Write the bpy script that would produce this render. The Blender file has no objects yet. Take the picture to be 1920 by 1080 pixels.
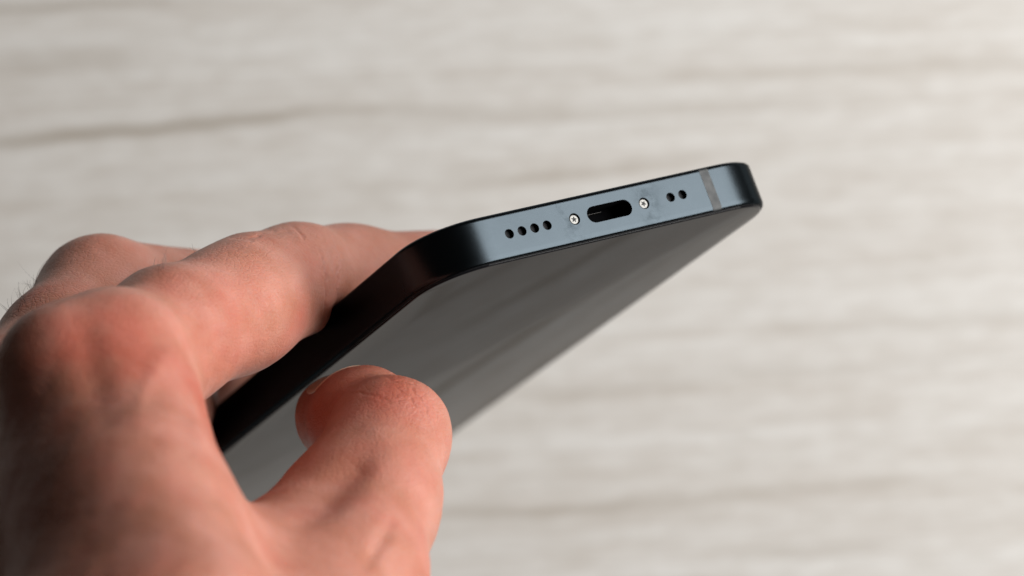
import bpy, bmesh, math, random
import numpy as np
from mathutils import Matrix, Vector

MM = 0.001
random.seed(7)
rng = np.random.default_rng(11)
SC = bpy.context.scene
COL = SC.collection

# ------------------------------------------------------------------ camera
FPX = 6500.0            # focal length in pixels of a 1920 wide picture
CAM_H = 710.0           # camera height above the table top, mm
cam_data = bpy.data.cameras.new('camera')
cam = bpy.data.objects.new('camera', cam_data)
COL.objects.link(cam)
cam.location = (0, 0, CAM_H * MM)
cam_data.sensor_width = 36.0
cam_data.lens = FPX / 1920.0 * 36.0
cam_data.clip_start = 0.01
cam_data.clip_end = 50
cam_data.dof.use_dof = True
cam_data.dof.focus_distance = 0.521
cam_data.dof.aperture_fstop = 13.5
SC.camera = cam

# ------------------------------------------------------------------ world: a dim room
world = bpy.data.worlds.new('World')
SC.world = world
world.use_nodes = True
bg = world.node_tree.nodes['Background']
bg.inputs['Color'].default_value = (1.0, 0.93, 0.86, 1)
bg.inputs['Strength'].default_value = 0.04

# ------------------------------------------------------------------ window light from the right
def area(name, loc, target, sx, sy, power, color):
    l = bpy.data.lights.new(name, 'AREA')
    l.shape = 'RECTANGLE'; l.size = sx; l.size_y = sy
    l.energy = power; l.color = color
    o = bpy.data.objects.new(name, l)
    COL.objects.link(o)
    o.location = loc
    d = Vector(target) - Vector(loc)
    o.rotation_euler = d.to_track_quat('-Z', 'Y').to_euler()
    return o
window_light = area('window_light', (0.78, 0.205, 0.53), (0, 0, 0.19), 0.96, 0.51, 21.5, (1.0, 0.99, 0.97))

SC.view_settings.view_transform = 'Standard'
SC.view_settings.look = 'None'
SC.view_settings.exposure = 0.0
SC.view_settings.gamma = 1.0
SC.view_settings.use_curve_mapping = False
SC.render.engine = 'CYCLES'
SC.cycles.use_denoising = True
SC.cycles.max_bounces = 6
SC.cycles.use_adaptive_sampling = True
SC.cycles.adaptive_threshold = 0.02

# ------------------------------------------------------------------ helpers
def tag(o, label=None, cat=None, group=None, kind=None):
    if label: o['label'] = label
    if cat: o['category'] = cat
    if group: o['group'] = group
    if kind: o['kind'] = kind
    return o

def link(name, me, mat, parent=None):
    o = bpy.data.objects.new(name, me)
    COL.objects.link(o)
    if mat is not None:
        me.materials.clear(); me.materials.append(mat)
    if parent is not None:
        o.parent = parent
    return o

def smooth(me, on=True):
    me.polygons.foreach_set('use_smooth', [on] * len(me.polygons))

def mesh_from(name, verts, faces):
    me = bpy.data.meshes.new(name)
    me.from_pydata([tuple(v) for v in verts], [], [tuple(f) for f in faces])
    me.update()
    return me

def new_mat(name):
    m = bpy.data.materials.new(name)
    m.use_nodes = True
    nt = m.node_tree
    return m, nt, nt.nodes['Principled BSDF']

class N:
    """tiny node helper"""
    def __init__(self, nt): self.nt = nt
    def add(self, t, **kw):
        n = self.nt.nodes.new(t)
        for k, v in kw.items():
            if k.startswith('i_'):
                n.inputs[k[2:].replace('_', ' ')].default_value = v
            else:
                setattr(n, k, v)
        return n
    def link(self, a, b): self.nt.links.new(a, b)
    def math(self, op, a, b=None, clamp=False):
        n = self.nt.nodes.new('ShaderNodeMath'); n.operation = op; n.use_clamp = clamp
        for i, x in enumerate((a, b)):
            if x is None: continue
            if isinstance(x, (int, float)): n.inputs[i].default_value = x
            else: self.link(x, n.inputs[i])
        return n.outputs[0]
    def mix(self, fac, a, b, blend='MIX'):
        n = self.nt.nodes.new('ShaderNodeMix'); n.data_type = 'RGBA'; n.blend_type = blend
        for s, x in ((0, fac), (6, a), (7, b)):
            if isinstance(x, (int, float)): n.inputs[s].default_value = x
            elif isinstance(x, tuple): n.inputs[s].default_value = x if len(x) == 4 else x + (1,)
            else: self.link(x, n.inputs[s])
        return n.outputs[2]
    def ramp(self, fac, stops):
        n = self.nt.nodes.new('ShaderNodeValToRGB')
        cr = n.color_ramp
        while len(cr.elements) < len(stops): cr.elements.new(0.5)
        for e, (p, c) in zip(cr.elements, stops):
            e.position = p
            e.color = (c, c, c, 1) if isinstance(c, (int, float)) else c + (1,)
        self.link(fac, n.inputs[0])
        return n.outputs[0]

def simple(name, col, rough=0.5, metal=0.0, **kw):
    m, nt, b = new_mat(name)
    b.inputs['Base Color'].default_value = col + (1,)
    b.inputs['Roughness'].default_value = rough
    b.inputs['Metallic'].default_value = metal
    for k, v in kw.items(): b.inputs[k.replace('_', ' ')].default_value = v
    return m

# a point given as (x, y) seen from the camera, with its true depth in mm from the focus plane (520 mm)
def P(px, py, dz):
    Z = 520.0 + dz
    return np.array([(px - 960.0) * Z / FPX, -(py - 540.0) * Z / FPX, CAM_H - Z])

# ------------------------------------------------------------------ table top
def wood_material():
    m, nt, b = new_mat('pale_wood')
    n = N(nt)
    tc = n.add('ShaderNodeTexCoord')
    mp = n.add('ShaderNodeMapping')
    mp.inputs['Rotation'].default_value = (0, 0, math.radians(-3.0))
    n.link(tc.outputs['Object'], mp.inputs['Vector'])
    def noise(sx, sy, scale, detail=4, rough=0.55, dist=0.0, off=0.0):
        k = n.add('ShaderNodeMapping')
        k.inputs['Scale'].default_value = (sx, sy, 1)
        k.inputs['Location'].default_value = (off, off * 1.7, 0)
        n.link(mp.outputs[0], k.inputs['Vector'])
        t = n.add('ShaderNodeTexNoise', noise_dimensions='2D')
        t.inputs['Scale'].default_value = scale
        t.inputs['Detail'].default_value = detail
        t.inputs['Roughness'].default_value = rough
        t.inputs['Distortion'].default_value = dist
        n.link(k.outputs[0], t.inputs['Vector'])
        return t.outputs['Fac']
    broad = noise(5, 60, 1.0, 3, 0.5, 0.2, 3.1)
    streak = noise(6, 330, 1.0, 5, 0.6, 0.25, 7.7)
    fine = noise(12, 1100, 1.0, 3, 0.6, 0.1, 1.3)
    patch = noise(34, 190, 1.0, 5, 0.6, 0.3, 5.2)
    c = n.mix(n.ramp(broad, [(0.30, 0.0), (0.70, 1.0)]), (0.552, 0.523, 0.490), (0.617, 0.60, 0.576))
    c = n.mix(n.math('MULTIPLY', n.ramp(streak, [(0.50, 0.0), (0.74, 1.0)]), 0.25), c, (0.40, 0.352, 0.30))
    c = n.mix(n.math('MULTIPLY', n.ramp(streak, [(0.24, 1.0), (0.46, 0.0)]), 0.20), c, (0.73, 0.715, 0.69))
    c = n.mix(n.math('MULTIPLY', n.ramp(patch, [(0.48, 0.0), (0.72, 1.0)]), 0.28), c, (0.42, 0.37, 0.32))
    c = n.mix(n.math('MULTIPLY', n.ramp(fine, [(0.45, 0.0), (0.75, 1.0)]), 0.30), c, (0.42, 0.375, 0.33))
    mott = noise(110, 420, 1.0, 4, 0.65, 0.2, 9.4)
    c = n.mix(n.math('MULTIPLY', n.ramp(mott, [(0.48, 0.0), (0.70, 1.0)]), 0.34), c, (0.44, 0.40, 0.355))
    c = n.mix(n.math('MULTIPLY', n.ramp(mott, [(0.28, 1.0), (0.48, 0.0)]), 0.22), c, (0.74, 0.73, 0.71))
    # single dark grain marks, each with its own place, length and width (metres on the table)
    sep = n.add('ShaderNodeSeparateXYZ')
    wob = noise(25, 8, 1.0, 2, 0.5, 0, 2.2)
    n.link(tc.outputs['Object'], sep.inputs[0])
    for (x0, y0, hl, hw, slope, amt) in GRAIN:
        dx = n.math('SUBTRACT', sep.outputs['X'], x0)
        yy = n.math('SUBTRACT', sep.outputs['Y'], y0)
        yy = n.math('SUBTRACT', yy, n.math('MULTIPLY', dx, slope))
        yy = n.math('ADD', yy, n.math('MULTIPLY', n.math('SUBTRACT', wob, 0.5), 0.004))
        a = n.math('POWER', n.math('DIVIDE', yy, hw), 2.0)
        bq = n.math('POWER', n.math('ABSOLUTE', n.math('DIVIDE', dx, hl)), 4.0)
        g = n.math('EXPONENT', n.math('MULTIPLY', n.math('ADD', a, bq), -1.0))
        g = n.math('MULTIPLY', g, n.math('ADD', 0.5, streak), clamp=True)
        c = n.mix(n.math('MULTIPLY', g, amt * 0.8), c, (0.27, 0.225, 0.175))
    n.link(c, b.inputs['Base Color'])
    b.inputs['Roughness'].default_value = 0.55
    return m

def TP(px, py):      # a point on the table top
    return ((px - 960.0) * CAM_H / FPX * MM, -(py - 540.0) * CAM_H / FPX * MM)
GRAIN = []
for (px, py, hl, hw, sl, am) in [
        (230, 246, 330, 11, 0.085, 1.0), (640, 212, 240, 10, 0.02, 0.45), (1180, 205, 420, 14, 0.035, 0.25),
        (1120, 318, 260, 13, 0.10, 0.35), (1640, 128, 420, 9, 0.05, 0.25), (1000, 955, 260, 10, 0.04, 0.50),
        (1430, 922, 300, 10, 0.07, 0.38), (1560, 690, 330, 10, 0.05, 0.30), (1130, 730, 170, 14, 0.03, 0.30),
        (100, 8, 260, 10, 0.03, 0.6), (110, 110, 160, 20, 0.02, 0.35), (1700, 610, 260, 16, 0.05, 0.22),
        (1140, 1104, 270, 13, 0.0, 1.0), (1520, 1030, 160, 12, 0.03, 0.4), (1000, 1190, 400, 9, 0.05, 0.45), (1500, 1330, 420, 16, 0.06, 0.7), (1050, 1500, 500, 14, 0.06, 0.6)]:
    x, y = TP(px, py)
    GRAIN.append((x, y, hl * CAM_H / FPX * MM, hw * CAM_H / FPX * MM, sl, am))

def box_mesh(name, x0, x1, y0, y1, z0, z1, bev=0.0):
    bm = bmesh.new()
    bmesh.ops.create_cube(bm, size=1)
    for v in bm.verts:
        v.co = ((x0 + x1) / 2 + v.co.x * (x1 - x0), (y0 + y1) / 2 + v.co.y * (y1 - y0), (z0 + z1) / 2 + v.co.z * (z1 - z0))
    if bev:
        bmesh.ops.bevel(bm, geom=bm.edges[:], offset=bev, segments=2, affect='EDGES')
    me = bpy.data.meshes.new(name); bm.to_mesh(me); bm.free()
    return me
table = link('tabletop', box_mesh('tabletop', -0.27, 0.36, -0.60, 0.40, -0.03, 0.0, 0.002), wood_material())
tag(table, 'pale grey beige wood grain table top under the hand and phone', 'table', kind='structure')

# ------------------------------------------------------------------ phone
# local axes: x across the bottom edge, y along the phone away from the port, z towards the back
HT = 3.83; HW = 32.1; LEN = 156.0
R_CAM = np.array([[0.83415947, -0.43557986, -0.33830188],
                  [-0.19726011, 0.3371907, -0.92053837],
                  [0.51504022, 0.83460926, 0.19534828]])
T_CAM = np.array([14.84132, -11.50024, 525.12686])
FLIP = np.diag([1.0, -1.0, -1.0])
PR = FLIP @ R_CAM                                  # phone axes in the world
PT = FLIP @ T_CAM + np.array([0, 0, CAM_H])        # phone origin in the world, mm
phone = bpy.data.objects.new('smartphone', None)
COL.objects.link(phone)
M4 = Matrix(PR.tolist()).to_4x4(); M4.translation = Vector((PT * MM).tolist())
phone.matrix_world = M4
phone.empty_display_size = 0.01
tag(phone, 'dark blue smartphone with flat metal edge, held with its charging port end upwards', 'phone')

def outline(inset=0.0, nseg=14, r0=10.6):
    """rounded rectangle, corners slightly squarer than a circle"""
    pts = []
    r = max(r0 - inset, 0.5)
    ex = 2.25
    for cx, cy, a0 in ((HW - r0, r0, -90), (HW - r0, LEN - r0, 0), (-HW + r0, LEN - r0, 90), (-HW + r0, r0, 180)):
        arc = []
        for i in range(nseg + 1):
            a = math.radians(a0 + 90.0 * i / nseg)
            c, s = math.cos(a), math.sin(a)
            arc.append((cx + r * math.copysign(abs(c) ** (2 / ex), c), cy + r * math.copysign(abs(s) ** (2 / ex), s)))
        t0 = math.radians(a0)
        tx, ty = -math.sin(t0), math.cos(t0)                 # running direction where the arc starts
        arc.insert(0, (arc[0][0] - 0.35 * tx, arc[0][1] - 0.35 * ty))
        arc.append((arc[-1][0] - 0.35 * ty, arc[-1][1] + 0.35 * tx))
        pts += arc
    return pts

def loft(name, layers, cap0=True, cap1=True, nseg=14):
    """layers: (inset, w) from one face to the other"""
    verts, faces = [], []
    n = len(outline(0, nseg))
    for d, w in layers:
        verts += [(x * MM, y * MM, w * MM) for x, y in outline(d, nseg)]
    for k in range(len(layers) - 1):
        for i in range(n):
            j = (i + 1) % n
            faces.append((k * n + i, k * n + j, (k + 1) * n + j, (k + 1) * n + i))
    if cap0: faces.append(tuple(range(n))[::-1])
    if cap1: faces.append(tuple((len(layers) - 1) * n + i for i in range(n)))
    me = mesh_from(name, verts, faces)
    bm = bmesh.new(); bm.from_mesh(me)
    bmesh.ops.recalc_face_normals(bm, faces=bm.faces[:])
    bm.to_mesh(me); bm.free()
    return me

def metal_material():
    m, nt, b = new_mat('blue_anodised_metal')
    n = N(nt)
    tc = n.add('ShaderNodeTexCoord')
    t = n.add('ShaderNodeTexNoise'); t.inputs['Scale'].default_value = 900; t.inputs['Detail'].default_value = 5
    n.link(tc.outputs['Object'], t.inputs['Vector'])
    t2 = n.add('ShaderNodeTexNoise'); t2.inputs['Scale'].default_value = 160; t2.inputs['Detail'].default_value = 6
    t2.inputs['Roughness'].default_value = 0.7
    n.link(tc.outputs['Object'], t2.inputs['Vector'])
    # smudges of grime around the two screws
    sep = n.add('ShaderNodeSeparateXYZ'); n.link(tc.outputs['Object'], sep.inputs[0])
    ax = n.math('ABSOLUTE', sep.outputs['X'])
    near = n.math('EXPONENT', n.math('MULTIPLY', n.math('POWER', n.math('DIVIDE', n.math('SUBTRACT', ax, 0.0072), 0.0017), 2.0), -1.0))
    mask = n.math('MULTIPLY', near, n.ramp(t2.outputs['Fac'], [(0.50, 0.0), (0.66, 1.0)]))
    c = n.mix(n.math('MULTIPLY', mask, 0.28), (0.0222, 0.0275, 0.0318), (0.0125, 0.017, 0.020))
    n.link(c, b.inputs['Base Color'])
    b.inputs['Metallic'].default_value = 1.0
    b.inputs['Specular Tint'].default_value = (0.45, 0.45, 0.45, 1)
    r = n.math('ADD', n.math('MULTIPLY', t2.outputs['Fac'], 0.08), 0.22)
    n.link(n.math('ADD', r, n.math('MULTIPLY', mask, 0.15)), b.inputs['Roughness'])
    bp = n.add('ShaderNodeBump'); bp.inputs['Strength'].default_value = 0.05; bp.inputs['Distance'].default_value = 0.0001
    n.link(t.outputs['Fac'], bp.inputs['Height']); n.link(bp.outputs[0], b.inputs['Normal'])
    return m
MAT_METAL = metal_material()
MAT_BLACK = simple('black_plastic', (0.004, 0.004, 0.005), 0.6, 0.0, IOR=1.2)
MAT_HOLE = simple('dark_mesh', (0.010, 0.010, 0.012), 0.6, 0.0, IOR=1.25)

def screen_material():
    m, nt, b = new_mat('screen_glass')
    n = N(nt)
    tc = n.add('ShaderNodeTexCoord')
    t = n.add('ShaderNodeTexNoise'); t.inputs['Scale'].default_value = 60; t.inputs['Detail'].default_value = 3
    n.link(tc.outputs['Object'], t.inputs['Vector'])
    n.link(n.math('ADD', n.math('MULTIPLY', t.outputs['Fac'], 0.05), 0.0), b.inputs['Roughness'])
    b.inputs['IOR'].default_value = 1.145
    # a few specks of dust
    v = n.add('ShaderNodeTexVoronoi', feature='F1'); v.inputs['Scale'].default_value = 330
    n.link(tc.outputs['Object'], v.inputs['Vector'])
    sc = n.add('ShaderNodeSeparateColor'); n.link(v.outputs['Color'], sc.inputs[0])
    rad = n.math('MULTIPLY', n.math('SUBTRACT', sc.outputs[0], 0.86, clamp=True), 0.28)
    speck = n.math('LESS_THAN', v.outputs['Distance'], rad)
    n.link(n.mix(speck, (0.006, 0.006, 0.007), (0.16, 0.155, 0.15)), b.inputs['Base Color'])
    return m
MAT_SCREEN = screen_material()
MAT_PORT = simple('port_black', (0.003, 0.003, 0.0035), 0.9, 0.0, IOR=1.05)
MAT_BACK = simple('back_glass', (0.01, 0.016, 0.024), 0.12)

frame = link('frame', loft('frame', [(0.60, 3.62), (0.40, 3.60), (0.20, 3.52), (0.07, 3.38), (0.0, 3.15), (0.0, 3.0), (0.0, -2.55), (0.004, -2.7), (0.035, -2.95), (0.09, -3.15), (0.17, -3.31), (0.29, -3.43), (0.50, -3.50)], nseg=20), MAT_METAL, phone)
frame['label'] = 'matte dark blue metal band round the phone'
# cutters for the openings in the bottom edge
def prism(name, pts, y0, y1):
    """closed prism from an outline in the x/z plane, running along y"""
    n = len(pts)
    v = [(x * MM, y0 * MM, z * MM) for x, z in pts] + [(x * MM, y1 * MM, z * MM) for x, z in pts]
    f = [tuple(range(n)), tuple(range(2 * n - 1, n - 1, -1))] + [(i, n + i, n + (i + 1) % n, (i + 1) % n) for i in range(n)]
    me = mesh_from(name, v, f)
    bm = bmesh.new(); bm.from_mesh(me); bmesh.ops.recalc_face_normals(bm, faces=bm.faces[:]); bm.to_mesh(me); bm.free()
    return me
def circle(cx, cz, r, n=28): return [(cx + r * math.cos(2 * math.pi * i / n), cz + r * math.sin(2 * math.pi * i / n)) for i in range(n)]
def slot(cx, cz, hw, hh, n=12):
    pts = []
    for s, a0 in ((1, -90), (-1, 90)):
        for i in range(n + 1):
            a = math.radians(a0 + 180 * i / n)
            pts.append((cx + s * (hw - hh) + hh * math.cos(a), cz + hh * math.sin(a)))
    return pts
WO = 0.17
PITCH, A0, SCREW_X = 2.26, 11.40, 6.42
SPK = [-A0 - k * PITCH for k in range(4)]
MIC = [A0 + k * PITCH for k in range(2)]
cut_pts = [circle(x, WO, 0.76) for x in SPK + MIC] + [circle(x, WO, 0.93) for x in (-SCREW_X, SCREW_X)] + [slot(0, WO, 4.08, 1.32)]
cut_depth = [1.5] * 6 + [1.0] * 2 + [5.0]
cut_bm = bmesh.new()
for pts, dp in zip(cut_pts, cut_depth):
    me = prism('c', pts, -1.0, dp); cut_bm.from_mesh(me); bpy.data.meshes.remove(me)
cut_me = bpy.data.meshes.new('cutter'); cut_bm.to_mesh(cut_me); cut_bm.free()
cutter = bpy.data.objects.new('cutter', cut_me); COL.objects.link(cutter); cutter.parent = phone
mod = frame.modifiers.new('openings', 'BOOLEAN'); mod.operation = 'DIFFERENCE'; mod.object = cutter; mod.solver = 'EXACT'
bpy.context.view_layer.update()
dg = bpy.context.evaluated_depsgraph_get()
me2 = bpy.data.meshes.new_from_object(frame.evaluated_get(dg))
frame.modifiers.clear()
frame.data = me2
bpy.data.objects.remove(cutter)
try:
    me2.set_sharp_from_angle(angle=math.radians(32))
except Exception:
    pass
smooth(me2)

# glass front, gasket, back
gasket = link('gasket', loft('gasket', [(0.42, -3.35), (0.42, -3.56), (0.75, -3.60)], cap0=False, cap1=True), MAT_BLACK, phone)
scr = link('screen', loft('screen', [(0.62, -3.40), (0.62, -3.66), (0.67, -3.74), (0.78, -3.80), (0.98, -3.83)], nseg=20), MAT_SCREEN, phone)
scr['label'] = 'switched off glossy screen mirroring the table'
me = scr.data; smooth(me); 
try: me.set_sharp_from_angle(angle=math.radians(40))
except Exception: pass
bk = link('back_panel', loft('back_panel', [(0.55, 3.45), (0.55, 3.70), (0.65, 3.79), (0.85, 3.83)], nseg=20), MAT_BACK, phone)
smooth(bk.data)

# antenna band across the bottom edge (a shallow inlay following the profile of the edge)
def inlay(name, x0, x1, mat, out=0.03):
    prof = [(3.50, 0.24), (3.36, 0.08), (3.15, 0.0), (2.0, 0.0), (1.0, 0.0), (0.0, 0.0), (-1.0, 0.0), (-2.0, 0.0), (-2.55, 0.0), (-2.7, 0.004), (-2.95, 0.035), (-3.15, 0.09), (-3.31, 0.17), (-3.43, 0.29)]
    v, f = [], []
    for w, d in prof:
        for x in (x0, x1):
            v.append((x * MM, (d - out) * MM, w * MM)); v.append((x * MM, (d + 0.5) * MM, w * MM))
    for k in range(len(prof) - 1):
        a = 4 * k; b_ = 4 * (k + 1)
        f += [(a, a + 2, b_ + 2, b_), (a + 1, b_ + 1, b_ + 3, a + 3), (a, b_, b_ + 1, a + 1), (a + 2, a + 3, b_ + 3, b_ + 2)]
    f += [(0, 1, 3, 2), (4 * len(prof) - 4, 4 * len(prof) - 2, 4 * len(prof) - 1, 4 * len(prof) - 3)]
    me = mesh_from(name, v, f)
    bm = bmesh.new(); bm.from_mesh(me); bmesh.ops.recalc_face_normals(bm, faces=bm.faces[:]); bm.to_mesh(me); bm.free()
    return link(name, me, mat, phone)
def band_material():
    m, nt, b = new_mat('antenna_plastic'); n = N(nt)
    tc = n.add('ShaderNodeTexCoord')
    t = n.add('ShaderNodeTexNoise'); t.inputs['Scale'].default_value = 700; t.inputs['Detail'].default_value = 4
    n.link(tc.outputs['Object'], t.inputs['Vector'])
    n.link(n.mix(n.ramp(t.outputs['Fac'], [(0.35, 0.0), (0.65, 1.0)]), (0.034, 0.037, 0.039), (0.066, 0.068, 0.069)), b.inputs['Base Color'])
    b.inputs['Roughness'].default_value = 0.5
    b.inputs['IOR'].default_value = 1.3
    return m
inlay('antenna_band', 18.1, 19.75, band_material())['label'] = 'worn grey plastic antenna strip near the rounded corner'

# speaker and microphone holes: a dark mesh at the bottom of each bore
def disc(name, pts, y, mat, parent, yo=0.3):
    return link(name, prism(name, pts, y, y + yo), mat, parent)
for x in SPK: disc('speaker_hole', circle(x, WO, 0.74), 0.75, MAT_HOLE, phone)
for x in MIC: disc('microphone_hole', circle(x, WO, 0.74), 0.75, MAT_HOLE, phone)
# sleeves that line each bore in black
def sleeve(pts, y0, y1, parent, name='bore', mat=None):
    n = len(pts)
    v = [(x * MM, y0 * MM, z * MM) for x, z in pts] + [(x * MM, y1 * MM, z * MM) for x, z in pts]
    f = [(i, (i + 1) % n, n + (i + 1) % n, n + i) for i in range(n)]
    me = mesh_from(name, v, f); smooth(me)
    return link(name, me, mat or MAT_BLACK, parent)

for x in SPK + MIC: sleeve(circle(x, WO, 0.752), 0.05, 0.9, phone)

# screws with a five lobed socket
MAT_STEEL = simple('screw_steel', (0.135, 0.133, 0.126), 0.42, 1.0)
MAT_SOCKET = simple('screw_socket', (0.01, 0.01, 0.01), 0.7)
for x in (-SCREW_X, SCREW_X):
    bm = bmesh.new()
    ring = [(0.74, 0.42), (0.74, 0.26), (0.70, 0.21), (0.64, 0.20)]
    nv = 30
    rows = []
    for r, y in ring:
        rows.append([bm.verts.new(((x + r * math.cos(2 * math.pi * i / nv)) * MM, y * MM, (WO + r * math.sin(2 * math.pi * i / nv)) * MM)) for i in range(nv)])
    ph0 = 1.35 if x < 0 else 0.9
    def lobe(a): return 0.34 + 0.14 * math.cos(5 * (a - ph0))
    for y in (0.20, 0.36):
        rows.append([bm.verts.new(((x + lobe(2 * math.pi * i / nv) * math.cos(2 * math.pi * i / nv)) * MM, y * MM, (WO + lobe(2 * math.pi * i / nv) * math.sin(2 * math.pi * i / nv)) * MM)) for i in range(nv)])
    for a, b_ in zip(rows, rows[1:]):
        for i in range(nv):
            j = (i + 1) % nv
            bm.faces.new((a[i], a[j], b_[j], b_[i]))
    bmesh.ops.recalc_face_normals(bm, faces=bm.faces[:])
    me = bpy.data.meshes.new('screw'); bm.to_mesh(me); bm.free()
    s = link('screw', me, MAT_STEEL, phone)
    link('socket', prism('socket', [(x + 1.02 * lobe(2 * math.pi * i / nv) * math.cos(2 * math.pi * i / nv), WO + 1.02 * lobe(2 * math.pi * i / nv) * math.sin(2 * math.pi * i / nv)) for i in range(nv)], 0.30, 0.5), MAT_SOCKET, s)
    link('recess', prism('recess', circle(x, WO, 0.925), 0.55, 0.7), MAT_SOCKET, s)
    sleeve(circle(x, WO, 0.925), 0.06, 0.6, s, 'recess_wall')

# charging port: dark lining, tongue rail and back wall
port = link('charging_port', prism('charging_port', slot(0, WO, 4.06, 1.30), 3.6, 4.4), MAT_PORT, phone)
port['label'] = 'oval charging socket, dark inside'
sleeve(slot(0, WO, 4.065, 1.305), 0.10, 4.2, port, 'port_wall', MAT_PORT)
MAT_CONTACT = simple('contact_metal', (0.05, 0.048, 0.046), 0.4, 1.0)
link('contact_strip', box_mesh('contact_strip', -3.6 * MM, 0.4 * MM, 2.9 * MM, 3.5 * MM, (WO + 0.85) * MM, (WO + 0.90) * MM), MAT_CONTACT, port)
link('contact_strip', box_mesh('contact_strip', -2.6 * MM, 2.6 * MM, 2.6 * MM, 3.5 * MM, (WO - 0.62) * MM, (WO - 0.55) * MM), MAT_PORT, port)
# ------------------------------------------------------------------ hand
# One continuous skin grown round the bones: smooth union of tapered limbs, carved by the phone it grips.
def smin(a, b, k):
    h = np.maximum(k - np.abs(a - b), 0.0) / k
    return np.minimum(a, b) - h * h * k * 0.25
def capsule(p, a, b, ra, rb):
    ba = b - a
    q = p - a
    t = np.clip(q @ ba / (ba @ ba), 0, 1)
    d = q - t[:, None] * ba
    return np.sqrt((d * d).sum(1)) - (ra + (rb - ra) * t)
def ball(p, c, r):
    return np.sqrt(((p - c) ** 2).sum(1)) - r
def chain(p, joints, k):
    d = None
    for (a, ra), (b, rb) in zip(joints, joints[1:]):
        c = capsule(p, a, b, ra, rb)
        d = c if d is None else smin(d, c, k)
    return d
def J(px, py, dz, r): return (P(px, py, dz), r)

INDEX = [J(165, 735, -31, 10.2), J(322, 628, -11, 9.1), J(470, 557, 10, 8.35), J(556, 523, 21, 7.5), J(650, 516, 32, 6.9), J(820, 512, 45, 6.9)]
MIDDLE = [J(40, 770, -8, 10.4), J(112, 660, 6, 9.4), J(190, 563, 22, 9.7), J(440, 572, 50, 8.2), J(600, 560, 70, 7.0)]
RING = [J(-40, 850, 12, 9.8), J(120, 700, 58, 8.8), J(350, 690, 84, 7.8), J(480, 670, 100, 6.8)]
LITTLE = [J(-100, 940, 40, 9.0), J(80, 830, 88, 7.4), J(230, 830, 106, 6.6), J(340, 820, 120, 5.9)]
THUMB = [J(631, 783, 17, 6.5), J(683, 790, 6, 7.5), J(735, 818, -6, 8.0), J(692, 940, -17, 9.8), J(652, 1090, -32, 10.6), J(430, 1480, -80, 14.0)]
def hand_sdf(p):
    ix = chain(p, INDEX, 6.0)
    ix = smin(ix, ball(p, P(440, 586, 1), 7.2), 8.0)            # soft pad under the first finger bone
    md = chain(p, MIDDLE, 3.0)
    md = smin(md, chain(p, [J(318, 650, 36, 7.4), J(308, 745, 54, 8.0), J(280, 860, 74, 9.0)], 3.0), 6.0)   # finger pads along the phone's edge, added to darken what its side reflects
    rg = chain(p, RING, 3.0)
    lt = chain(p, LITTLE, 3.0)
    th = chain(p, THUMB, 4.0)
    th = smin(th, capsule(p, P(633, 908, -8), P(545, 1016, -24), 4.4, 6.2), 8.0)
    # palm: metacarpals, muscle between thumb and index finger, web
    pm = capsule(p, P(165, 735, -32), P(220, 1400, -77), 10.2, 12.6)
    for a, b, ra, rb in ((P(40, 770, -10), P(105, 1420, -58), 10.6, 13), (P(-40, 850, 14), P(10, 1420, -40), 10.5, 13), (P(-100, 940, 40), P(-90, 1430, -30), 10.0, 12),
                         (P(200, 760, -26), P(210, 920, -38), 10.3, 11.6), (P(210, 920, -38), P(290, 1250, -68), 12.0, 16),
                         (P(250, 775, -38), P(266, 945, -54), 8.2, 9.2), (P(266, 945, -54), P(350, 1180, -76), 9.4, 12.0), (P(60, 850, -2), P(60, 1350, -42), 14, 17),
                         (P(150, 950, 0), P(190, 1350, -45), 14, 18)):
        pm = smin(pm, capsule(p, a, b, ra - 0.5, rb - 0.5), 9.0)
    pm = smin(pm, capsule(p, P(430, 1480, -80), P(160, 1560, -75), 15, 18), 10.0)
    pm = smin(pm, capsule(p, P(160, 1560, -75), P(60, 2150, -140), 25, 28), 16.0)
    web = capsule(p, P(595, 1086, -27), P(330, 1112, -50), 8.6, 11.0)
    pm = smin(pm, web, 10.0)
    fing = np.minimum(md, np.minimum(rg, lt))
    d = np.minimum(np.minimum(smin(pm, fing, 4.5), smin(pm, ix, 9.0)), smin(pm, th, 9.0))
    # knuckles
    d = smin(d, ball(p, P(98, 672, -35), 4.0), 9.0)
    d = smin(d, ball(p, P(228, 636, -29), 4.0), 9.0)
    # pressed against the phone: carve its body out of the flesh
    q = (p - PT) @ PR
    bx = np.abs(q - np.array([0, LEN / 2, 0])) - np.array([HW, LEN / 2, HT]) + 0.9
    box = np.sqrt((np.maximum(bx, 0) ** 2).sum(1)) + np.minimum(bx.max(1), 0) - 0.9
    cut = -(box - 0.12)
    h = np.maximum(1.6 - np.abs(d - cut), 0.0) / 1.6
    return np.maximum(d, cut) + h * h * 1.6 * 0.25

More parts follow.
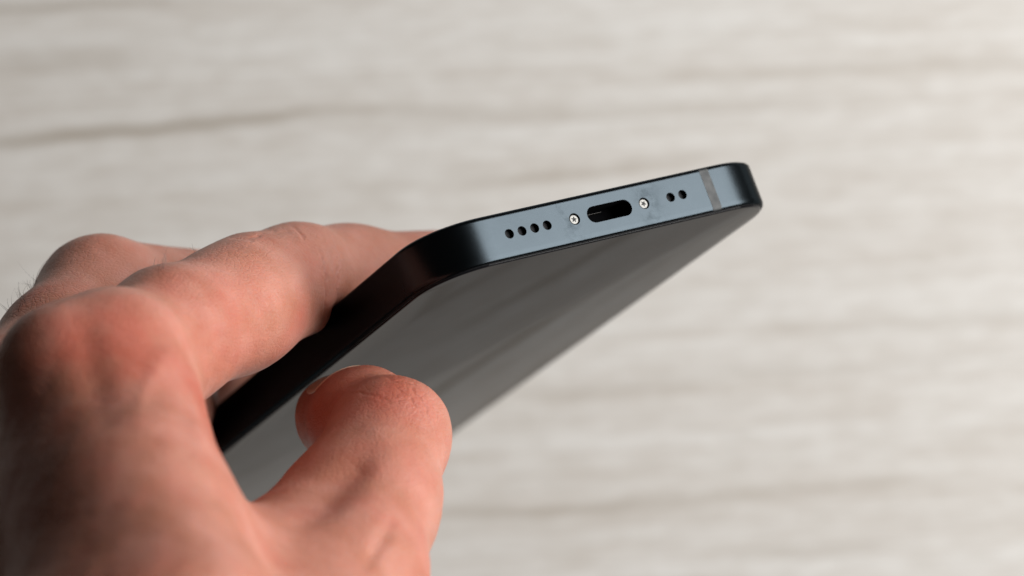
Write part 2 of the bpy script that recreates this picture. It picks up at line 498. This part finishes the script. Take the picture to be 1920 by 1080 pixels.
def surface_nets(f, lo, hi, h):
    n = np.ceil((hi - lo) / h).astype(int) + 1
    ax = [lo[i] + h * np.arange(n[i]) for i in range(3)]
    # coarse pass first, then only the points near the skin
    st = 4
    cg = np.stack(np.meshgrid(*[a[::st] for a in ax], indexing='ij'), -1)
    Fc = f(cg.reshape(-1, 3)).reshape(cg.shape[:3])
    F = Fc.repeat(st, 0).repeat(st, 1).repeat(st, 2)[:n[0], :n[1], :n[2]].copy()
    near = np.argwhere(np.abs(F) < 2.1 * st * h)
    for i in range(0, len(near), 60000):
        k = near[i:i + 60000]
        F[tuple(k.T)] = f(np.stack([ax[0][k[:, 0]], ax[1][k[:, 1]], ax[2][k[:, 2]]], 1))
    ins = F < 0
    S = np.zeros(tuple(n - 1) + (3,)); C = np.zeros(tuple(n - 1))
    cross = []
    for a in range(3):
        sl0 = [slice(None)] * 3; sl1 = [slice(None)] * 3
        sl0[a] = slice(0, -1); sl1[a] = slice(1, None)
        A, B = F[tuple(sl0)], F[tuple(sl1)]
        x = (A < 0) != (B < 0)
        idx = np.argwhere(x)
        t = A[x] / (A[x] - B[x])
        pos = idx.astype(float); pos[:, a] += t
        b, c = (a + 1) % 3, (a + 2) % 3
        for db in (0, -1):
            for dc in (0, -1):
                k = idx.copy(); k[:, b] += db; k[:, c] += dc
                ok = np.all((k >= 0) & (k < n - 1), 1)
                np.add.at(S, tuple(k[ok].T), pos[ok]); np.add.at(C, tuple(k[ok].T), 1)
        cross.append((idx, A[x] < 0))
    cell = C > 0
    ids = -np.ones(tuple(n - 1), int); ids[cell] = np.arange(cell.sum())
    V = S[cell] / C[cell][:, None] * h + lo
    Q = []
    for a, (idx, inside) in enumerate(cross):
        b, c = (a + 1) % 3, (a + 2) % 3
        ok = (idx[:, b] > 0) & (idx[:, c] > 0) & (idx[:, b] < n[b] - 1) & (idx[:, c] < n[c] - 1)
        i = idx[ok]; s = inside[ok]
        def at(db, dc):
            k = i.copy(); k[:, b] += db; k[:, c] += dc
            return ids[tuple(k.T)]
        q = np.stack([at(-1, -1), at(0, -1), at(0, 0), at(-1, 0)], 1)
        q[~s] = q[~s][:, ::-1]
        Q.append(q)
    Q = np.concatenate(Q); Q = Q[(Q >= 0).all(1)]
    return V, Q

def subdivide(V, Q):
    e = np.sort(np.stack([Q, np.roll(Q, -1, 1)], -1), -1)          # quad, edge, 2
    u, inv = np.unique(e.reshape(-1, 2), axis=0, return_inverse=True)
    inv = inv.reshape(-1, 4)
    nv = len(V); ne = len(u)
    V2 = np.concatenate([V, V[u].mean(1), V[Q].mean(1)])
    E = nv + inv; Fc = nv + ne + np.arange(len(Q))
    Q2 = np.concatenate([np.stack([Q[:, k], E[:, k], Fc, E[:, k - 1]], 1) for k in range(4)])
    return V2, Q2

def gradient(f, p, e=0.15):
    K = np.array([[1, -1, -1], [-1, -1, 1], [-1, 1, -1], [1, 1, 1]], float)
    g = sum(k * f(p + e * k)[:, None] for k in K)
    return g / (np.sqrt((g * g).sum(1)) + 1e-9)[:, None]

def project(f, V, it=2):
    for _ in range(it):
        V = V - gradient(f, V) * f(V)[:, None] * 0.95
    return V

def smooth_noise(p, scale, seed):
    """cheap band limited noise from random plane waves"""
    r = np.random.default_rng(seed)
    out = np.zeros(len(p))
    for _ in range(14):
        k = r.normal(size=3); k = k / np.linalg.norm(k) / scale * r.uniform(0.6, 1.5) * 2 * math.pi
        out += np.sin(p @ k + r.uniform(0, 6.28))
    return out / 3.7

def polydist(x, y, pts):
    d = np.full(len(x), 1e9); tt = np.zeros(len(x)); m = len(pts) - 1
    for i, ((x0, y0), (x1, y1)) in enumerate(zip(pts, pts[1:])):
        dx, dy = x1 - x0, y1 - y0
        t = np.clip(((x - x0) * dx + (y - y0) * dy) / (dx * dx + dy * dy), 0, 1)
        q = np.hypot(x - x0 - t * dx, y - y0 - t * dy)
        w = q < d
        tt[w] = (i + t[w]) / m; d[w] = q[w]
    return d, tt

# folds of the skin: line across the skin as the camera side shows it, width px, depth mm
FOLDS = [
    ([(594, 460), (602, 480), (609, 505), (612, 540), (611, 575), (607, 610)], 2.4, 0.12),
    ([(618, 470), (622, 500), (622, 530)], 1.8, 0.06),
    ([(630, 470), (633, 495), (632, 530), (629, 560)], 2.0, 0.10),
    ([(428, 445), (450, 448), (475, 445), (497, 438)], 3.5, 0.13),
    ([(548, 424), (556, 432), (566, 442), (572, 452)], 3.0, 0.12),
    ([(500, 432), (520, 438), (545, 436)], 3.5, 0.08),
    ([(640, 738), (690, 740), (730, 752), (770, 748)], 2.6, 0.05),
    ([(715, 706), (745, 716), (775, 720), (795, 733)], 2.0, 0.08),
    ([(738, 728), (765, 745), (790, 772)], 2.0, 0.08),
    ([(762, 722), (785, 742), (800, 768), (806, 800)], 2.0, 0.08),
    ([(800, 742), (818, 770), (824, 805)], 2.0, 0.08),
    ([(345, 640), (300, 680), (268, 735), (252, 800)], 15.0, -0.12),
    ([(390, 660), (372, 720), (372, 800), (392, 880)], 14.0, -0.18),
]
GROOVES = [
    ([(146, 535), (160, 630), (184, 740), (204, 830)], 36.0, 0.5),
    ([(712, 815), (670, 870), (610, 935), (525, 1005)], 34.0, 1.15),
    ([(745, 960), (715, 1015), (672, 1085)], 15.0, 0.35),
    ([(395, 575), (418, 640), (421, 680), (404, 716)], 16.0, 0.3),
]

def refine(V, Q, flag):
    """split only the flagged quads; their unflagged neighbours become polygons with extra corners"""
    F = Q[flag]
    e = np.sort(np.stack([F, np.roll(F, -1, 1)], -1), -1)
    u, inv = np.unique(e.reshape(-1, 2), axis=0, return_inverse=True)
    inv = inv.reshape(-1, 4)
    nv, ne = len(V), len(u)
    V2 = np.concatenate([V, V[u].mean(1), V[F].mean(1)])
    E = nv + inv; Fc = nv + ne + np.arange(len(F))
    Q2 = np.concatenate([np.stack([F[:, k], E[:, k], Fc, E[:, k - 1]], 1) for k in range(4)])
    mid = {(int(a), int(b)): nv + i for i, (a, b) in enumerate(u)}
    touched = np.zeros(nv, bool); touched[u.ravel()] = True
    rest = Q[~flag]
    cand = touched[rest].sum(1) >= 2
    keep = [rest[~cand]]; ngons = []; kq = []
    for q in rest[cand].tolist():
        poly = []; sp = False
        for a, b in zip(q, q[1:] + q[:1]):
            poly.append(a)
            m = mid.get((min(a, b), max(a, b)))
            if m is not None: poly.append(m); sp = True
        if sp: ngons.append(poly)
        else: kq.append(q)
    if kq: keep.append(np.array(kq))
    return V2, Q2, np.concatenate(keep), ngons

def build_hand():
    lo = np.array([-175.0, -190.0, 95.0]); hi = np.array([45.0, 25.0, 440.0])
    lo[2] = CAM_H - 645; hi[2] = CAM_H - 385
    V, Q = surface_nets(hand_sdf, lo, hi, 2.6)
    V = project(hand_sdf, V, 2)
    for _ in range(2):
        V, Q = subdivide(V, Q)
        V = project(hand_sdf, V, 1)
    def view(V):
        """place of each bit of skin as the camera side shows it, and how far it faces that side"""
        Z = CAM_H - V[:, 2]
        return 960 + V[:, 0] * FPX / Z, 540 - V[:, 1] * FPX / Z, Z
    def facing(V, G):
        t = np.array([0, 0, CAM_H]) - V; t /= np.linalg.norm(t, axis=1)[:, None]
        return (G * t).sum(1)
    # finer skin where it is seen in focus, finer still round the folds
    Cq = V[Q].mean(1); X, Y, Z = view(Cq)
    vis = (X > -30) & (X < 880) & (Y > 400) & (Y < 1110) & (Z < 560) & (facing(Cq, gradient(hand_sdf, Cq)) > -0.35)
    V, Q3, Qr, ng = refine(V, Q, vis)
    edge = np.zeros(len(V), bool); edge[[i for p in ng for i in p]] = True
    Cq = V[Q3].mean(1); X, Y, Z = view(Cq)
    dmin = np.full(len(Cq), 1e9)
    for pts, w, dep in FOLDS:
        if w < 6: dmin = np.minimum(dmin, polydist(X, Y, pts)[0])
    dmin = np.minimum(dmin, np.hypot(X - 760, Y - 745) - 60)
    fine = (dmin < 16) & ~edge[Q3].any(1) & (Z < 545)
    n0 = len(V)
    V, Q4, Q3r, ng2 = refine(V, Q3, fine)
    V[:] = project(hand_sdf, V, 1)
    Q = np.concatenate([Qr, Q3r, Q4]); ng = ng + ng2
    G = gradient(hand_sdf, V)
    X, Y, Z = view(V)
    face = np.clip((facing(V, G) + 0.1) * 4, 0, 1) * (Z < 548)
    disp = 0.07 * smooth_noise(V, 11.0, 3) + 0.02 * smooth_noise(V, 4.0, 4)
    wx, wy = 1.6 * smooth_noise(V, 2.2, 9), 1.6 * smooth_noise(V, 2.2, 10)
    for pts, w, dep in FOLDS:
        d, t = polydist(X + wx, Y + wy, pts)
        env = np.clip(np.minimum(t, 1 - t) * 4 + 0.05, 0, 1)
        disp += face * env * dep * (-np.exp(-(d / w) ** 2) + 0.45 * np.exp(-((d - 2.2 * w) / (1.6 * w)) ** 2))
    for pts, w, dep in GROOVES:
        d, t = polydist(X, Y, pts)
        disp -= face * np.clip(np.minimum(t, 1 - t) * 3, 0, 1) * dep * np.exp(-(d / w) ** 2)
    # net of small wrinkles over the thumb joint
    sel = np.nonzero((np.hypot(X - 762, Y - 748) < 85) & (face > 0) & (Z < 530))[0]
    if len(sel):
        sx, sy = X[sel], Y[sel]
        a = math.radians(50)
        ux = ((sx - 762) * math.cos(a) + (sy - 748) * math.sin(a)) / 15.0 + 0.25 * smooth_noise(V[sel], 2.0, 31)
        uy = (-(sx - 762) * math.sin(a) + (sy - 748) * math.cos(a)) / 9.0 + 0.25 * smooth_noise(V[sel], 2.0, 32)
        sd = rng.uniform(-11, 11, (330, 2))
        d1 = np.full(len(sel), 9.0); d2 = np.full(len(sel), 9.0)
        for q in sd:
            d = np.hypot(ux - q[0], uy - q[1])
            nd2 = np.minimum(d2, np.maximum(d1, d)); d1 = np.minimum(d1, d); d2 = nd2
        m = np.clip(1.25 - np.hypot((sx - 768) / 62, (sy - 748) / 52), 0, 1)
        disp[sel] -= 0.035 * m * np.exp(-((d2 - d1) / 0.22) ** 2)
    V = V + G * disp[:, None]
    # flush of the skin: redder over knuckles and where it is pinched
    blood = np.zeros(len(V))
    for (px, py, dz, r, a) in ((92, 610, -46, 8, .45), (225, 585, -42, 8, .6), (260, 620, -42, 14, .35), (760, 740, -14, 9, .7), (600, 780, 8, 10, .8), (640, 800, 0, 10, .5), (500, 600, -12, 12, .35), (300, 780, -50, 16, .25),
                               (612, 590, 2, 5, .7), (390, 800, -40, 9, .3), (700, 1010, -30, 9, .25), (420, 520, -20, 8, .25)):
        blood += a * np.exp(-((V - P(px, py, dz)) ** 2).sum(1) / (r * r))
    blood = np.clip(blood + 0.18 * smooth_noise(V, 14.0, 21) + 0.13 * smooth_noise(V, 6.0, 22) + 0.06 * smooth_noise(V, 3.0, 23), 0, 1)
    me = bpy.data.meshes.new('hand')
    loops = np.concatenate([Q.ravel(), np.array([i for p in ng for i in p], int)]).astype(np.int32)
    size = np.concatenate([np.full(len(Q), 4), np.array([len(p) for p in ng], int)])
    start = np.concatenate([[0], np.cumsum(size)[:-1]]).astype(np.int32)
    me.vertices.add(len(V)); me.vertices.foreach_set('co', (V * MM).ravel())
    me.loops.add(len(loops)); me.loops.foreach_set('vertex_index', loops)
    me.polygons.add(len(size)); me.polygons.foreach_set('loop_start', start)
    me.update(calc_edges=True); me.validate()
    print('hand verts', len(V), 'faces', len(size))
    at = me.attributes.new('blood', 'FLOAT', 'POINT'); at.data.foreach_set('value', blood)
    smooth(me)
    return me, V, G

def skin_material():
    m, nt, b = new_mat('skin'); n = N(nt)
    tc = n.add('ShaderNodeTexCoord')
    at = n.add('ShaderNodeAttribute', attribute_name='blood')
    nz = n.add('ShaderNodeTexNoise'); nz.inputs['Scale'].default_value = 130; nz.inputs['Detail'].default_value = 5
    n.link(tc.outputs['Object'], nz.inputs['Vector'])
    nf = n.add('ShaderNodeTexNoise'); nf.inputs['Scale'].default_value = 600; nf.inputs['Detail'].default_value = 4
    n.link(tc.outputs['Object'], nf.inputs['Vector'])
    c = n.mix(n.ramp(nz.outputs['Fac'], [(0.35, 0.0), (0.65, 1.0)]), (0.345, 0.136, 0.090), (0.42, 0.184, 0.138))
    c = n.mix(n.math('MULTIPLY', at.outputs['Fac'], 0.75), c, (0.35, 0.082, 0.054))
    c = n.mix(n.math('MULTIPLY', n.ramp(nf.outputs['Fac'], [(0.5, 0.0), (0.75, 1.0)]), 0.3), c, (0.42, 0.15, 0.10))
    n.link(c, b.inputs['Base Color'])
    b.inputs['Subsurface Weight'].default_value = 0.28
    b.inputs['Subsurface Radius'].default_value = (1.0, 0.35, 0.18)
    b.inputs['Subsurface Scale'].default_value = 0.0018
    b.inputs['IOR'].default_value = 1.35
    # fine lattice of skin lines
    k = n.add('ShaderNodeMapping'); k.inputs['Scale'].default_value = (1.0, 1.5, 1.2)
    k.inputs['Rotation'].default_value = (0.3, 0.2, 0.5)
    n.link(tc.outputs['Object'], k.inputs['Vector'])
    wv = n.add('ShaderNodeTexNoise'); wv.inputs['Scale'].default_value = 500; wv.inputs['Detail'].default_value = 1
    n.link(k.outputs[0], wv.inputs['Vector'])
    wm = n.add('ShaderNodeVectorMath', operation='SCALE'); wm.inputs['Scale'].default_value = 0.0012
    n.link(wv.outputs['Color'], wm.inputs[0])
    wa = n.add('ShaderNodeVectorMath', operation='ADD'); n.link(k.outputs[0], wa.inputs[0]); n.link(wm.outputs[0], wa.inputs[1])
    v1 = n.add('ShaderNodeTexVoronoi', feature='DISTANCE_TO_EDGE'); v1.inputs['Scale'].default_value = 1050
    n.link(wa.outputs[0], v1.inputs['Vector'])
    hgt = n.math('ADD', n.math('MINIMUM', v1.outputs['Distance'], 0.16), n.math('MULTIPLY', nf.outputs['Fac'], 0.35))
    bp = n.add('ShaderNodeBump'); bp.inputs['Strength'].default_value = 0.55; bp.inputs['Distance'].default_value = 0.00045
    n.link(hgt, bp.inputs['Height']); n.link(bp.outputs[0], b.inputs['Normal'])
    n.link(n.math('ADD', n.math('MULTIPLY', nf.outputs['Fac'], 0.2), 0.34), b.inputs['Roughness'])
    return m
hand_me, HV, HG = build_hand()
hand = link('hand', hand_me, skin_material())
tag(hand, 'bare left hand gripping the phone, thumb on the screen and fingers behind it', 'hand')

# thumb nail, seen almost edge on along the top of the thumb
def nail():
    A, B = THUMB[0][0], THUMB[1][0]
    ax = (A - B) / np.linalg.norm(A - B)
    up = np.array([0.0, 1.0, -0.12]); up -= ax * (up @ ax); up /= np.linalg.norm(up)
    sd = np.cross(ax, up)
    nu, nv = 16, 14
    verts, faces = [], []
    dirs, base = [], []
    for i in range(nu):
        s = -10.0 + 10.2 * i / (nu - 1)
        for j in range(nv):
            f = -1 + 2 * j / (nv - 1)
            wid = math.sqrt(max(0.0, 1 - (max(0.0, s + 2.5) / 4.2) ** 2.4)) * math.sqrt(max(0.05, 1 - (max(0.0, -7.5 - s) / 2.8) ** 2))
            ph = math.radians(58) * f * max(wid, 0.12)
            base.append(A + ax * s); dirs.append(up * math.cos(ph) + sd * math.sin(ph))
    base, dirs = np.array(base), np.array(dirs)
    t = np.full(len(base), 7.0)
    for _ in range(30): t = np.clip(t - hand_sdf(base + dirs * t[:, None]) * 0.8, 3.0, 8.6)      # settle on the skin
    for lay in (0.16, -0.35):
        verts += [tuple(v) for v in (base + dirs * (t + lay)[:, None]) * MM]
    for i in range(nu - 1):
        for j in range(nv - 1):
            a = i * nv + j
            faces.append((a, a + 1, a + nv + 1, a + nv))
            b_ = a + nu * nv
            faces.append((b_, b_ + nv, b_ + nv + 1, b_ + 1))
    rim = [j for j in range(nv)] + [i * nv + nv - 1 for i in range(1, nu)] + [(nu - 1) * nv + j for j in range(nv - 2, -1, -1)] + [i * nv for i in range(nu - 2, 0, -1)]
    for a, b_ in zip(rim, rim[1:] + rim[:1]):
        faces.append((a, a + nu * nv, b_ + nu * nv, b_))
    me = mesh_from('thumbnail', verts, faces)
    bm = bmesh.new(); bm.from_mesh(me); bmesh.ops.recalc_face_normals(bm, faces=bm.faces[:]); bm.to_mesh(me); bm.free()
    smooth(me)
    return me
MAT_NAIL = simple('nail', (0.50, 0.31, 0.225), 0.3, 0.0, Subsurface_Weight=0.2, Subsurface_Scale=0.001)
nl = link('thumbnail', nail(), MAT_NAIL, hand)
nl['label'] = 'pale thumb nail seen edge on'

# short dark hairs on the back of the fingers
def hairs():
    Z = CAM_H - HV[:, 2]
    X = 960 + HV[:, 0] * FPX / Z; Y = 540 - HV[:, 1] * FPX / Z
    r = random.Random(5)
    verts, faces = [], []
    spots = []
    for cx, cy, rad, dz0, dz1, cnt, ln in ((22, 570, 26, -5, 60, 11, 2.6), (45, 540, 26, -5, 60, 7, 4.0), (75, 580, 45, -15, 60, 14, 2.2), (295, 498, 18, -40, 15, 9, 2.4), (360, 470, 14, -40, 15, 2, 3.0)):
        ok = np.nonzero((np.hypot(X - cx, Y - cy) < rad) & (Z - 520 > dz0) & (Z - 520 < dz1))[0]
        if len(ok) == 0: continue
        for _ in range(cnt):
            spots.append((int(ok[r.randrange(len(ok))]), ln * r.uniform(0.5, 1.3)))
    for vi, ln in spots:
        p = HV[vi] - HG[vi] * 0.2
        d = HG[vi] * r.uniform(0.5, 1.0) + np.array([r.uniform(-.3, .5), r.uniform(-.1, .7), r.uniform(-.2, .5)])
        d /= np.linalg.norm(d)
        bend = np.array([r.uniform(-.5, .7), r.uniform(-.3, .4), r.uniform(-.4, .4)]) * 0.28
        base = len(verts); m = 7
        for i in range(m):
            rad = 0.036 * (1 - 0.75 * i / (m - 1))
            a = np.cross(d, [0, 0, 1.0]); a /= np.linalg.norm(a) + 1e-9; b2 = np.cross(d, a)
            for k in range(3):
                t = 2 * math.pi * k / 3
                verts.append((p + (a * math.cos(t) + b2 * math.sin(t)) * rad) * MM)
            p = p + d * ln / (m - 1)
            d = d + bend; d /= np.linalg.norm(d)
        for i in range(m - 1):
            for k in range(3):
                q0 = base + 3 * i + k; q1 = base + 3 * i + (k + 1) % 3
                faces.append((q0, q1, q1 + 3, q0 + 3))
    return mesh_from('hair', verts, faces)
hr = link('hair', hairs(), simple('dark_hair', (0.035, 0.020, 0.014), 0.4), hand)
hr['kind'] = 'stuff'
hr['label'] = 'sparse dark hairs on the backs of the fingers'
